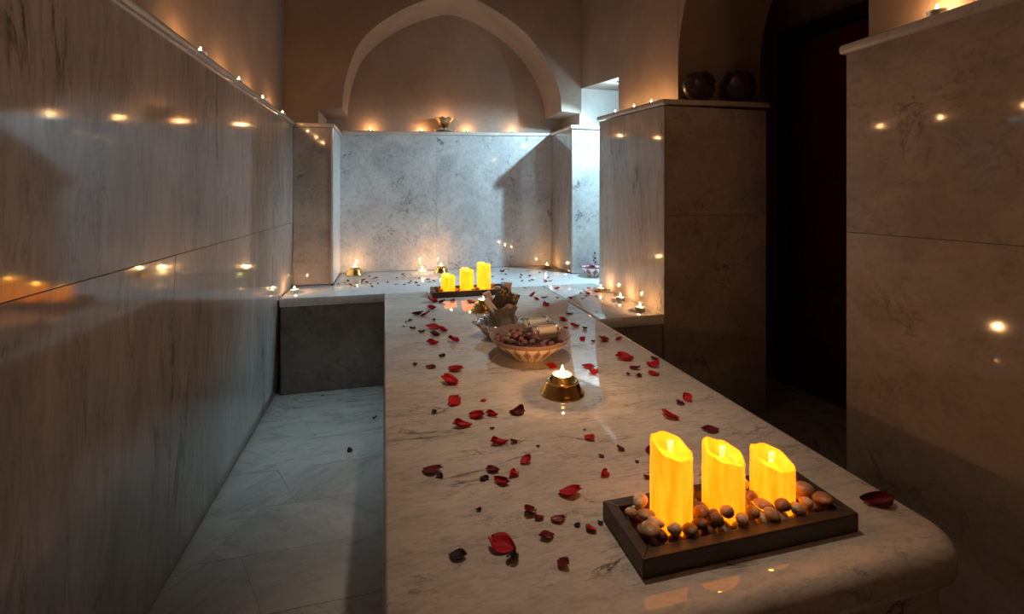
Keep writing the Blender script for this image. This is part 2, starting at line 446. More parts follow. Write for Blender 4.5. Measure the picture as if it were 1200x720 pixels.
# arch wall over the niche
YA, YN = 3.44, 3.85
arch = [(-.332, 1.735), (-.330, 1.80), (-.318, 1.893), (-.282, 2.05), (-.222, 2.196), (-.115, 2.32), (.006, 2.412), (.12, 2.487), (.245, 2.545), (.36, 2.59), (.47, 2.612),
        (.60, 2.585), (.745, 2.525), (.882, 2.447), (.995, 2.365), (1.085, 2.269), (1.165, 2.16), (1.223, 2.049), (1.258, 1.96), (1.274, 1.88), (1.280, 1.785)]
left_low = [(-.486, 1.56), (-.486, 1.715), ]
right_low = [(1.430, 1.775), (1.430, 1.60)]
XRW = 1.443
def smooth_pts(p, it=2):
    for _ in range(it):
        q = [p[0]]
        for a, b in zip(p, p[1:]):
            q += [(a[0] * .75 + b[0] * .25, a[1] * .75 + b[1] * .25), (a[0] * .25 + b[0] * .75, a[1] * .25 + b[1] * .75)]
        p = q + [p[-1]]
    return p
arch = smooth_pts(arch)
top = 3.0
def arch_wall():
    # front and back faces as strips between the arch line and the top, plus soffit
    outer = left_low + arch + right_low
    vs, fs = [], []
    for y in (YA, YN):
        for x, z in outer: vs.append((x, y, z))
    n = len(outer)
    for i in range(n - 1): fs.append((i, i + 1, n + i + 1, n + i))
    me1 = data('soffit', vs, fs, 'plaster', True)
    vs, fs = [], []
    pts = arch
    for x, z in pts: vs += [(x, YA, z), (x, YA, top)]
    for i in range(len(pts) - 1): fs.append((2 * i, 2 * i + 1, 2 * i + 3, 2 * i + 2))
    def quad(a, b, c, d): k = len(vs); vs.extend([a, b, c, d]); fs.append((k, k + 1, k + 2, k + 3))
    x0 = arch[0][0]; x1 = arch[-1][0]; lx_, rx_ = left_low[0][0], right_low[0][0]
    quad((-.78, YA, 1.56), (-.78, YA, top), (lx_, YA, top), (lx_, YA, 1.56))
    quad((lx_, YA, left_low[1][1]), (lx_, YA, top), (x0, YA, top), (x0, YA, arch[0][1]))
    quad((x1, YA, arch[-1][1]), (x1, YA, top), (rx_, YA, top), (rx_, YA, right_low[0][1]))
    quad((rx_, YA, 1.6), (rx_, YA, top), (XRW + .002, YA, top), (XRW + .002, YA, 1.6))
    me2 = data('front', vs, fs, 'plaster')
    for me in (me2,):
        bm = bmesh.new(); bm.from_mesh(me); bmesh.ops.remove_doubles(bm, verts=bm.verts, dist=1e-5); bm.to_mesh(me); bm.free()
    o = obj('arch_face', me2, wb); obj('arch_soffit', auto_smooth(me1), wb)
arch_wall()
obj('alcove_plaster', box('alcove_plaster', XRW + .002, 2.2, YA, YA + .03, 1.6, 2.1, 'plaster_lit'), wb)
obj('niche_plaster', box('niche_plaster', -.9, 2.2, YN, 4.2, 1.58, 3.0, 'plaster'), wb)

# right wall, rear block beside the bench
wr = struct('wall_right', box('wall_right', XB + PAN + .001, 1.86, YBLK0 + PAN + .001, YBLK1 - PAN, 0, 1.56, 'mortar'))
def rz(y): return 1.568 + (y - YBLK0) * .045
JZ = 1.03
def rpan(y0, y1, z0, f1):
    b = [(XB, y0, z0), (XB + PAN, y0, z0), (XB + PAN, y1, z0), (XB, y1, z0)]
    panel(wr, b, [(x, y, f1(y)) for x, y, _ in b], 'wall_marble')
rpan(YBLK0 + G, YBLK1, .552, rz)
def fpan(x0, x1, z0, z1): obj('panel', box('panel', x0, x1, YBLK0, YBLK0 + PAN, z0, z1, 'block_marble', .0006, 1), wr)
fpan(XB + .001, 1.88, JZ + G, 1.568); fpan(XB + .001, 1.88, .004, JZ - G)
obj('panel', box('panel', XB + PAN + G, 1.88, YBLK1 - PAN, YBLK1, .552, 1.60, 'bench_marble', .0015, 1), wr)
obj('panel', box('panel', 1.862, 1.882, YBLK0 + PAN + G, YBLK1 - PAN - G, .004, 1.56, 'block_marble', .0006, 1), wr)
ledge('trim_5', [(XB - .014, YBLK0 - .014, 1.572), (1.895, YBLK0 - .014, 1.585), (1.895, YBLK1 + .012, 1.605), (XB - .014, YBLK1 + .012, 1.605)],
      [(XB - .014, YBLK0 - .014, 1.598), (1.895, YBLK0 - .014, 1.611), (1.895, YBLK1 + .012, 1.632), (XB - .014, YBLK1 + .012, 1.632)])
# plaster of the right wall above the ledge with the alcove opening, then the passage arch
YOP = 2.81; ZOP = 1.945
obj('plaster', box('plaster', XRW, 1.95, 2.150, YOP, 1.58, 3.0, 'plaster'), wr)
obj('plaster', hexa('plaster', [(XRW, YOP, 1.905), (2.2, YOP, 1.905), (2.2, YA + .02, 1.972), (XRW, YA + .02, 1.972)],
                    [(XRW, YOP, 3.0), (2.2, YOP, 3.0), (2.2, YA + .02, 3.0), (XRW, YA + .02, 3.0)], 'plaster'), wr)
ya0, ya1 = 1.143, 2.147
cy = (ya0 + ya1) / 2; ry = (ya1 - ya0) / 2
pts = [(XRW, ya1, 1.62), (XRW, ya1, 1.83)]
for i in range(1, 20):
    a = PI * i / 20; pts.append((XRW, cy + ry * math.cos(a), 1.83 + .60 * math.sin(a)))
pts += [(XRW, ya0, 1.83), (XRW, ya0, 1.62)]
vs, fs = [], []
for x in (XRW, 1.95):
    for p in pts: vs.append((x, p[1], p[2]))
n = len(pts)
for i in range(n - 1): fs.append((i, i + 1, n + i + 1, n + i))
obj('passage_soffit', data('passage_soffit', vs, fs, 'plaster_dark', True), wr)
vs, fs = [], []
for p in pts: vs += [(XRW + .0005, p[1], p[2]), (XRW + .0005, p[1], 3.0)]
for i in range(1, n - 2): fs.append((2 * i, 2 * i + 1, 2 * i + 3, 2 * i + 2))
obj('passage_spandrel', data('passage_spandrel', vs, fs, 'plaster'), wr)
# alcove end wall
obj('alcove_end', box('alcove_end', 2.10, 2.2, YBLK1 - .1, YB, 0, 2.1, 'plaster_lit'), wr)

# near pier on the right
XN, YN1 = 1.38, 1.165
wn = struct('wall_right_pier', box('wall_right_pier', XN + PAN + .001, 2.3, -1.2, YN1 - PAN - .001, 0, 1.565, 'mortar'))
for z0, z1 in ((.004, 1.015 - G), (1.015 + G, 1.572)):
    for y0, y1 in ((-1.2, .33), (.33, YN1)):
        obj('panel', box('panel', XN, XN + PAN, y0 + G, y1 - G, z0, z1, 'block_marble', .0006, 1), wn)
    obj('panel', box('panel', XN + PAN + G, 2.3, YN1 - PAN, YN1, z0, z1, 'block_marble', .0006, 1), wn)
obj('plaster', box('plaster', XRW, 2.3, -1.2, ya0, 1.58, 3.0, 'plaster'), wn)
struct('trim_6', auto_smooth(box('trim_6', XN - .016, 2.3, -1.2, YN1 + .016, 1.572, 1.602, 'trim_marble', .011, 4)))

# passage: end wall with a dark red door
we = struct('wall_passage', box('wall_passage', 2.36, 2.5, -1.2, 3.3, 0, 3.0, 'plaster_dark'))
obj('return', box('return', 1.883, 2.36, 2.55, 2.66, 0, 3.0, 'plaster_dark'), we)
dr = struct('door_1')
DX = 2.30
leaf = obj('door_leaf', box('door_leaf', DX, DX + .04, 1.44, 2.29, .01, 2.02, 'red_wood', .003, 1), dr)
for z0, z1 in ((.12, .62), (.72, 1.22), (1.32, 1.92)):
    for y0, y1 in ((1.53, 1.83), (1.91, 2.20)):
        obj('panel', box('panel', DX - .012, DX + .005, y0, y1, z0, z1, 'red_wood', .008, 2), leaf)
for y0, y1 in ((2.292, 2.37), (1.36, 1.438)): obj('frame', box('frame', DX - .03, DX + .05, y0, y1, 0, 2.1, 'black_wood', .006, 1), dr)
obj('frame', box('frame', DX - .03, DX + .05, 1.44, 2.29, 2.03, 2.1, 'black_wood', .006, 1), dr)
# wall behind the camera
struct('wall_front', box('wall_front', -.95, 2.5, -1.34, -1.2, 0, 3.0, 'plaster_dark'))

# ------------------------------------------------------------------ bench round the head of the table
def bench_part(label, pts, panels):
    cx = sum(p[0] for p in pts) / len(pts); cy = sum(p[1] for p in pts) / len(pts)
    e = empty('marble_bench', (cx, cy, 0)); tag(e, label, 'bench')
    me = prism('seat', [(x - cx, y - cy, .5) for x, y in pts], (0, 0, .05), 'bench_marble')
    bevel_me(me, .005, 2, lambda q: abs(q.verts[0].co.z - q.verts[1].co.z) < .01)
    obj('seat', auto_smooth(me), e)
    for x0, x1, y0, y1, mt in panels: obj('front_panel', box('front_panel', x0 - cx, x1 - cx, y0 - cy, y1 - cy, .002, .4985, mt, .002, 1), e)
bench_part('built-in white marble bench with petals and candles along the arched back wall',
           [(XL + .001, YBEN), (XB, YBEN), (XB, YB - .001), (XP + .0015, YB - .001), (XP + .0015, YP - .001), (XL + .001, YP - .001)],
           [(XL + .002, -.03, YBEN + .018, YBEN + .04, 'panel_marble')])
bench_part('white marble bench arm with three tealights between the table and the right block',
           [(.9478, YBLK0 + .001), (XB - .001, YBLK0 + .001), (XB - .001, YBEN - .0004), (.9478, YBEN - .0004)],
           [(.953, XB - .001, YBLK0 + .012, YBLK0 + .032, 'block_marble')])
bench_part('brightly lit marble bench running into the alcove under the small white bowl',
           [(XB + .001, YBLK1 + .001), (2.098, YBLK1 + .001), (2.098, YP - .001), (XB + .001, YP - .001)], [])
# ------------------------------------------------------------------ the marble table
table = empty('marble_table', (.45, 1.7, 0))
tag(table, 'long warm beige marble massage table with rounded edge and a solid base', 'table')
def slab():
    x0, x1, y0, y1, z0, z1 = -.045, .947, .562, YBEN - .002, .482, .5502
    r = .028; n = 6
    # rounded corner plan, bullnose section
    plan = []
    def corner(cx, cy, a0, rad, k=6):
        for i in range(k + 1):
            a = a0 + PI / 2 * i / k; plan.append((cx, cy, rad, a))
    corner(x0 + .012, y0 + .012, PI, .012); corner(x1 - .07, y0 + .07, -PI / 2, .07, 8); corner(x1 - .006, y1 - .006, 0, .006); corner(x0 + .006, y1 - .006, PI / 2, .006)
    sec = [(.030, z0), (.012, z0), (.004, z0 + .008), (0, z0 + .022), (0, z0 + .034)] + [(.026 * (1 - math.cos(a)), z1 - .026 + .026 * math.sin(a)) for a in [PI / 2 * i / 7 for i in range(8)]]
    vs, fs = [], []; m = len(plan)
    for off, z in sec:
        for cx, cy, rad, a in plan:
            rr = rad - off if cy < 1.5 else max(.0005, rad - min(off, .005))
            # offset measured inwards along the normal
            back = cy > 1.5
            ox, oy = math.cos(a), math.sin(a)
            o_x = off; o_y = off if not back else min(off, .004)
            px = cx + rad * ox; py = cy + rad * oy
            nx = ox * off; ny = oy * (off if oy < 0 else min(off, .004))
            xx = px - nx * (.35 if px < .3 else 1); tp = max(0., 1 - (py - y0) / (y1 - y0))
            if px < .3: xx += .034 * tp                        # the left edge runs in a little towards the rounded end
            vs.append((xx, py - ny, z))
    for j in range(len(sec) - 1):
        for i in range(m): fs.append((j * m + i, j * m + (i + 1) % m, (j + 1) * m + (i + 1) % m, (j + 1) * m + i))
    fs += [tuple(range(m - 1, -1, -1)), tuple(range((len(sec) - 1) * m, len(sec) * m))]
    me = data('table_top', vs, fs, 'slab_marble')
    me.transform(Matrix.Translation((-.45, -1.7, 0)))
    return auto_smooth(me)
obj('table_top', slab(), table)
_b = [(.030 - .45, .60 - 1.7), (.915 - .45, .60 - 1.7), (.915 - .45, YBEN - .004 - 1.7), (-.015 - .45, YBEN - .004 - 1.7)]
obj('base', hexa('base', [(x, y, .002) for x, y in _b], [(x, y, .4815) for x, y in _b], 'slab_marble', .004, 2), table)

# ------------------------------------------------------------------ candles
FL = lathe('flame', [(0, 0), (.0016, .001), (.0030, .004), (.0033, .007), (.0024, .0115), (.0010, .0155), (0, .018)], 'flame', 12)
CUP = lathe('cup', [(0, 0), (.0185, 0), (.0192, .001), (.0192, .0155), (.0198, .016), (.0198, .0165), (.0186, .0163), (.0184, .0118), (0, .0116)], 'alu', 28)
WAX = lathe('wax', [(0, .0118), (.0181, .0118), (.0181, .0132), (.012, .0129), (.003, .0125), (0, .0125)], 'wax', 24)
WICK = tube('wick', [(0, 0, .0125), (.0003, 0, .0165), (.0008, 0, .0185)], .0006, 'wick', 6)
def tealight(loc, label, group, scale=1., power=1., name='tealight', parent_z=0.):
    e = empty(name, loc); e.rotation_euler.z = random.uniform(0, 6)
    tag(e, label, 'candle', group); e.scale = (scale,) * 3
    obj('cup', CUP, e); wx = obj('wax', WAX, e); obj('wick', WICK, wx)
    f = obj('flame', FL, e, (0, 0, .016))
    l = light('candle_light', 'POINT', (0, 0, .027), P_TEA * power, WARM, e, shadow_soft_size=.004)
    return e
def lz(p, z): return (p.x, p.y, z)
# left ledge
for (u, v), lab in zip([(235, 52), (280, 90), (308, 114), (331, 133)], ['tealight on left wall ledge', 'tealight on left wall ledge', 'tealight on left wall ledge', 'tealight on left wall ledge']):
    p = onx(u, v, -.628); tealight(lz(p, LEDGE + .0005), 'lit tealight on the long ledge of the left marble wall', 'tealights on the left wall ledge', 1., 1.05)
# niche ledge
def nz(x): return 1.612 + (x - XP - .008) / (XS - .012 - XP - .008) * .036 + .0006
for u in (434, 494, 548, 602):
    p = ony(u, 150, 3.80); tealight((p.x, p.y, nz(p.x)), 'lit tealight on the ledge inside the arched niche', 'tealights on the arched niche ledge')
# block ledge
for u, v in ((721, 131), (743, 123), (763, 117)):
    p = onx(u, v, 1.345); z = 1.598 + (p.y - 2.016) * .0445 + .001
    tealight(lz(p, z), 'lit tealight on the sloping ledge of the right marble block', 'tealights on the right block ledge', 1., 1.2)
# near pier ledge
tealight((1.405, onx(1098, 14, 1.405).y, 1.6025), 'lit tealight on the ledge of the dark marble pier beside the door', None, 1.1)
# bench beside the block
for u, v in ((704, 336), (727, 346.5), (750, 358)):
    p = onz(u, v, .578); tealight((p.x, p.y, .5505), 'lit tealight on the bench at the foot of the right marble block', 'tealights at the foot of the right block', 1.25)
p = onz(345, 338, .576); tealight((p.x, p.y, .5505), 'lit tealight on the bench end against the left wall', None, 1.2)
# dark saucer with a tealight
p = onz(641, 314); sa = obj('saucer', lathe('saucer', [(0, 0), (.035, 0), (.062, .006), (.068, .010), (.066, .011), (.058, .008), (.03, .003), (0, .003)], 'bronze', 40), None, (p.x, p.y, .5505))
tag(sa, 'dark bronze saucer under a tealight in the niche bench corner next to the alcove', 'saucer')
tealight((p.x, p.y, .5540), 'lit tealight on a dark saucer in the corner of the niche bench', None, 1.15)
# brass holders: flared cup turned upside down with a tealight in its rim
HOLD = lathe('holder', [(0, .002), (.036, .002), (.0478, 0), (.0480, .003), (.0450, .006), (.0445, .009), (.0410, .018), (.0360, .030), (.0335, .034), (.0345, .036), (.0335, .038), (.0310, .0385), (.0275, .0375), (.0265, .030), (0, .029)], 'brass', 48)
def brass(p, lab, lab2, sc_=1., power=1.):
    o = obj('candle_holder', HOLD, None, (p.x, p.y, .5505)); o.scale = (1.34 * sc_, 1.34 * sc_, 1.05 * sc_)
    tag(o, lab, 'candle holder')
    tealight((p.x, p.y, .5505 + .0312 * sc_), lab2, None, 1.52 * sc_, power)
brass(onz(659, 461), 'flared polished brass candle holder standing before the patterned bowl', 'lit tealight in the brass holder before the patterned bowl', 1.0, 2.2)
brass(onz(567, 364), 'brass candle holder between the bench-end candle tray and the silver bowl', 'tealight in the brass holder behind the silver bowl', 1.0, .6)
brass(onz(416, 322), 'brass candle holder among dark petals on the niche bench towards the aisle wall', 'lit tealight in the brass holder on the niche bench towards the aisle wall', 1.0)
brass(onz(517, 319), 'brass candle holder on the niche bench right next to the bench-end tray', 'lit tealight in the brass holder next to the bench-end tray', .85)
# glass votive
p = onz(495, 320); g = empty('glass_votive', (p.x, p.y, .5505)); tag(g, 'small clear glass votive with a bright candle on the niche bench', 'candle')
obj('glass_cup', lathe('glass_cup', [(0, 0), (.024, 0), (.027, .004), (.030, .058)], 'glass', 32), g)
wx = obj('wax', lathe('wax', [(0, .0065), (.0248, .0085), (.0256, .020), (0, .019)], 'wax', 28), g)
obj('wick', WICK, wx, (0, 0, .006)); obj('flame', FL, g, (0, 0, .024)).scale = (1.6, 1.6, 1.5)
light('candle_light', 'POINT', (0, 0, .066), P_TEA * 1.3, WARM, g, shadow_soft_size=.005)
# footed brass bowl on the niche ledge
p = ony(521, 150, 3.782); fb = empty('footed_bowl', (p.x, p.y, nz(p.x))); fb.scale = (1.42,) * 3; tag(fb, 'small footed bronze bowl on its saucer glowing on the niche ledge', 'bowl')
obj('saucer', lathe('saucer', [(0, .003), (.03, .003), (.050, .000), (.064, .009), (.062, .011), (.045, .006), (0, .006)], 'bronze', 40), fb)
def flute(r, z, a): return (r * (1 + .05 * math.cos(10 * a) * min(1, max(0, (z - .045) / .03))), z + .003 * math.cos(10 * a) * min(1, max(0, (z - .06) / .02)))
obj('bowl', lathe('bowl', [(0, .0065), (.022, .0065), (.020, .011), (.008, .018), (.007, .026), (.018, .034), (.032, .046), (.038, .062), (.054, .080), (.057, .082), (.054, .083), (.036, .066), (.028, .050), (0, .042)], 'bronze', 60, True, flute), fb)
obj('flame', FL, fb, (0, 0, .055)); light('candle_light', 'POINT', (0, 0, .082), P_TEA * 1.1, WARM, fb, shadow_soft_size=.005)

# ------------------------------------------------------------------ pillar candles in trays
def pillar(loc, r, h, label, group, slant=.022, power=1., seed=0, dirn=-.9, wax='glow_wax'):
    e = empty('pillar_candle', loc); tag(e, label, 'candle', group)
    rn = random.Random(seed); ph = rn.uniform(0, 6)
    n = 40
    def fn(rr, z, a):
        k = max(0., min(1., (z - (h - .05)) / .05))
        top_drop = slant * .5 * (1 - math.cos(a - dirn)) * 0 + slant * (.5 + .5 * math.cos(a - dirn))
        wob = .0018 * math.sin(3 * a + ph) + .0012 * math.sin(7 * a + ph * 2)
        rr2 = rr * (1 + .012 * math.sin(2 * a + ph) + .008 * math.sin(5 * a + 1.3 * ph + z * 20))
        return rr2, z - k * (top_drop - wob)
    prof = [(0, 0), (r * .97, 0), (r, .003), (r * 1.0, h * .3), (r * 1.01, h * .6), (r * .99, h - .03), (r * 1.0, h - .006), (r * .985, h - .001), (r * .95, h), (r * .90, h - .002), (r * .84, h - .012), (r * .55, h - .021), (0, h - .024)]
    obj('wax_body', lathe('wax_body', prof, wax, n, True, fn), e)
    tp = h - .026 - slant * .5
    # moving plastic flame tab
    m_ = data('flame_tab', [(-.002, -.0008, 0), (.002, -.0008, 0), (.0045, -.0008, .020), (.0052, -.0008, .031), (-.0052, -.0008, .031), (-.0045, -.0008, .020),
                            (-.002, .0008, 0), (.002, .0008, 0), (.0045, .0008, .020), (.0052, .0008, .031), (-.0052, .0008, .031), (-.0045, .0008, .020)],
              [(0, 1, 2, 3, 4, 5), (11, 10, 9, 8, 7, 6)] + [(i, (i + 1) % 6, 6 + (i + 1) % 6, 6 + i) for i in range(6)], 'tab')
    obj('flame_tab', m_, e, (0, 0.004, tp + .004), (.1, 0, -.25))
    light('candle_light', 'POINT', (0, -.010, tp + .040), P_PILLAR * power, AMBER, e, shadow_soft_size=.006)
    return e
def tray(x0, x1, y0, y1, z, lab):
    cx, cy = (x0 + x1) / 2, (y0 + y1) / 2
    e = empty('candle_tray', (cx, cy, z)); tag(e, lab, 'tray')
    hx, hy = (x1 - x0) / 2, (y1 - y0) / 2; rw, h = .021, .032
    obj('base', box('base', -hx + .004, hx - .004, -hy + .004, hy - .004, 0, .014, 'tray', .001, 1), e)
    def rail(a, b, c, d):    # mitred rail from outer a-b to inner d-c
        obj('rail', hexa('rail', [(*q, 0) for q in (a, b, c, d)], [(*q, h) for q in (a, b, c, d)], 'tray', .002, 2), e)
    O = [(-hx, -hy), (hx, -hy), (hx, hy), (-hx, hy)]; I = [(-hx + rw, -hy + rw), (hx - rw, -hy + rw), (hx - rw, hy - rw), (-hx + rw, hy - rw)]
    for i in range(4): rail(O[i], O[(i + 1) % 4], I[(i + 1) % 4], I[i])
    return e
PEB = []
for k in range(8):
    bm = bmesh.new(); bmesh.ops.create_icosphere(bm, subdivisions=2, radius=1)
    rn = random.Random(100 + k); sx, sy, sz = rn.uniform(.8, 1.25), rn.uniform(.65, 1.), rn.uniform(.45, .72); ph = rn.uniform(0, 9)
    for v in bm.verts:
        q = v.co; f = 1 + .10 * math.sin(2.3 * q.x + ph) + .09 * math.sin(2.9 * q.y + ph * 2) + .07 * math.sin(3.1 * q.z + ph)
        v.co = Vector((q.x * sx, q.y * sy, q.z * sz)) * f
    me = bpy.data.meshes.new('pebble'); bm.to_mesh(me); bm.free(); me.polygons.foreach_set('use_smooth', [True] * len(me.polygons)); PEB.append(me)
PEBC = {}
for nm in PCOL:
    PEBC[nm] = []
    for me in PEB: m2 = me.copy(); m2.materials.append(M['pebble ' + nm]); PEBC[nm].append(m2)
def pebbles(x0, x1, y0, y1, z, candles, names, count, place, grp, seed, smin=.0085, smax=.0135):
    rn = random.Random(seed); placed = []; tries = 0; n = 0
    while n < count and tries < 9000:
        tries += 1
        s = rn.uniform(smin, smax); x = rn.uniform(x0 + s * .8, x1 - s * .8); y = rn.uniform(y0 + s * .55, y1 - s * .55)
        if any((x - a) ** 2 + (y - b) ** 2 < (r + s * .92) ** 2 for a, b, r in candles): continue
        zz = z + s * .62
        hit = [q for q in placed if (x - q[0]) ** 2 + (y - q[1]) ** 2 < ((q[3] + s) * .82) ** 2]
        if hit:
            if tries < 1500: continue
            zz = max(q[2] + .62 * (q[3] + s) * math.sqrt(max(.05, 1 - ((x - q[0]) ** 2 + (y - q[1]) ** 2) / ((q[3] + s) * .95) ** 2)) for q in hit)
            zz = max(zz, z + s * .62)
            if zz > z + .034: continue
        col = rn.choices(PCOL, (3, 3, 2.2, 1.4))[0]
        o = obj('pebble', PEBC[col][rn.randrange(8)], None, (x, y, zz), (rn.uniform(-.35, .35), rn.uniform(-.35, .35), rn.uniform(0, 6.3)))
        i = min(range(len(candles)), key=lambda k: (x - candles[k][0]) ** 2 + (y - candles[k][1]) ** 2)
        lay = 'lying on top' if hit else 'bedded'
        o.scale = (s,) * 3; tag(o, f'{col} pebble {lay} beside the {names[i]} candle, {place}', 'pebble', grp); placed.append((x, y, zz, s)); n += 1
ZT = .5505
TX0, TX1, TY0, TY1 = .366, .779, .634, .775
tray(TX0, TX1, TY0, TY1, ZT, 'dark wooden tray with three glowing pillar candles at the rounded end of the table')
cands = [(.467, .716, .0355, .150), (.572, .7165, .0355, .126), (.676, .715, .0375, .102)]
labs = ['tallest glowing yellow pillar candle in the tray at the rounded table end', 'middle glowing yellow pillar candle in the tray at the rounded table end', 'shortest glowing yellow pillar candle in the tray at the rounded table end']
for i, (x, y, r, h) in enumerate(cands): pillar((x, y, ZT + .0145), r, h - .006, labs[i], 'pillar candles in the tray at the rounded end', seed=i)
pebbles(TX0 + .022, TX1 - .022, TY0 + .022, TY1 - .022, ZT + .014, [(x, y, r) for x, y, r, h in cands], ('tallest', 'middle', 'shortest'), 120,
        'tray at the rounded table end', 'pebbles in the tray at the rounded end', 3, .0115, .0185)
BX0, BX1, BY0, BY1 = .222, .668, 2.665, 2.842
tray(BX0, BX1, BY0, BY1, ZT, 'dark wooden tray with three glowing pillar candles at the bench end of the table')
bc = []
for (u, h), lab in zip(((525, .105), (547, .134), (567, .163)), ('shortest', 'middle', 'tallest')):
    p = onz(u, 337, .56); y = 2.752; x = p.x * y / p.y
    bc.append((x, y, .040))
    pillar((x, y, ZT + .0145), .040, h, lab + ' glowing yellow pillar candle in the tray at the bench end', 'pillar candles in the tray at the bench end', .016, .9, 10 + len(bc), wax='glow_wax_fresh')
pebbles(BX0 + .022, BX1 - .022, BY0 + .022, BY1 - .022, ZT + .012, bc, ('shortest', 'middle', 'tallest'), 70, 'tray at the bench end', 'pebbles in the tray at the bench end', 5, .009, .014)

# ------------------------------------------------------------------ patterned bowl with rosebuds and jars
BC = Vector((.482, 1.62, .5505))
bw = empty('patterned_bowl', BC); tag(bw, 'wide ceramic bowl with brown leaf print holding dried rosebuds and two glass jars', 'bowl')
obj('bowl_shell', lathe('bowl_shell', [(0, .004), (.058, .004), (.060, 0), (.066, 0), (.068, .006), (.095, .024), (.124, .048), (.143, .072), (.1455, .078)], 'bowl_print', 64), bw)
obj('bowl_lining', lathe('bowl_lining', [(.1455, .078), (.1435, .0795), (.140, .076), (.120, .050), (.090, .026), (.055, .012), (0, .010)], 'bowl_inside', 64), bw)
def bud_mesh(k):
    rn = random.Random(k); n = 14
    prof = [(0, -.8), (.45, -.7), (.8, -.25), (.86, .15), (.66, .6), (.5, .95), (.36, .85), (.2, .98), (0, .8)]
    def fn(r, z, a): return r * (1 + .13 * math.sin(5 * a + z * 3 + k)), z + .10 * math.sin(5 * a + k) * max(0, z)
    return lathe('rosebud', prof, 'rosebud ' + RCOL[k], n, True, fn)
BUDS = [bud_mesh(k) for k in range(4)]
SEP = lathe('sepal', [(0, -1.0), (.2, -.98), (.3, -.85), (.62, -.58), (.72, -.32), (.66, -.3), (.4, -.6), (0, -.7)], 'sepal', 10, True)
rn = random.Random(11); placed = []; tries = 0
while len(placed) < 56 and tries < 8000:
    tries += 1
    a = rn.uniform(0, 2 * PI); rr = .118 * math.sqrt(rn.random()); x, y = rr * math.cos(a), rr * math.sin(a)
    if x > .015 and y > -.065: continue
    s = rn.uniform(.0105, .0150)
    z = .058 + .026 * max(0, 1 - ((x + .05) ** 2 + (y + .0) ** 2) / .0075)
    if rr > .10: z = max(.058, z - .004)
    if tries > 3000: z -= .012
    if any((x - q[0]) ** 2 + (y - q[1]) ** 2 + (z - q[2]) ** 2 < ((s + q[3]) * .78) ** 2 for q in placed): continue
    placed.append((x, y, z, s))
    kb = rn.randrange(4); o = obj('rosebud', BUDS[kb], None, BC + Vector((x, y, z)), (rn.uniform(-1.3, 1.3), rn.uniform(-1.3, 1.3), rn.uniform(0, 6)))
    o.scale = (s,) * 3; tag(o, RCOL[kb] + (' dried rosebud against the jars' if x > -.02 and y > -.03 else ' dried rosebud along the rim' if rr > .085 else ' dried rosebud heaped') + ' in the patterned bowl', 'rosebud', 'rosebuds in the patterned bowl')
    obj('sepal', SEP, o)
def glass_jar(loc, rz, tilt, L_, r, fill, label):
    e = empty('glass_jar', loc); e.rotation_euler = (0, tilt, rz); tag(e, label, 'jar')
    # lies along local x; built by turning a lathe
    R_ = Matrix.Rotation(PI / 2, 4, 'Y')
    def lay(me): me.transform(Matrix.Translation((-L_ / 2, 0, 0)) @ R_); return me
    obj('glass', lay(lathe('glass', [(0, .0), (r * .9, .0), (r, .004), (r, L_ * .74), (r * .8, L_ * .84), (r * .62, L_ * .88), (r * .62, L_ * .945)], 'glass', 32)), e)
    obj('filling', lay(lathe('filling', [(0, .002), (r * .94, .003), (r * .96, .006), (r * .96, L_ * .72), (r * .7, L_ * .80), (0, L_ * .80)], fill, 28)), e)
    obj('lid', lay(lathe('lid', [(0, L_ * .95), (r * .66, L_ * .95), (r * .68, L_ * .97), (r * .6, L_ * 1.02), (0, L_ * 1.04)], 'glass', 28)), e)
    for zz, k in ((.012, 1.03), (L_ * .72, 1.03)):
        obj('band', lay(lathe('band', [(r * 1.005, zz - .004), (r * (k + .03), zz - .003), (r * (k + .03), zz + .003), (r * 1.005, zz + .004)], 'silver', 32)), e)
    for sgn in (-1, 1):
        pts = [(-L_ / 2 + .012, sgn * .35 * r, r * 1.0), (-L_ / 2 + .03, sgn * .42 * r, r * 1.12), (L_ * .15, sgn * .42 * r, r * 1.12), (L_ * .24, sgn * .35 * r, r * 1.02)]
        obj('clip', tube('clip', pts, .0022, 'silver', 8), e)
    return e
glass_jar(BC + Vector((.052, .012, .079)), PI + .10, .04, .125, .027, 'peach', 'clear glass jar of peach bath salt with metal clips lying in the patterned bowl')
glass_jar(BC + Vector((.035, .075, .092)), PI + .16, .02, .125, .025, 'cream', 'clear glass jar of cream bath salt with metal clips lying behind the peach one')
# thin golden strand, slightly bent, by the bowl
p0, p1 = onz(571, 427), onz(584, 417)
tag(obj('strand', tube('strand', [(0, 0, .002), tuple((p1 - p0) * .5 + Vector((0, 0, .004))), tuple((p1 - p0) + Vector((0, 0, .006)))], [.0008, .0016, .0012], 'strand', 6), None, (p0.x, p0.y, .551)), 'thin golden strand lying at the foot of the patterned bowl', 'strand')

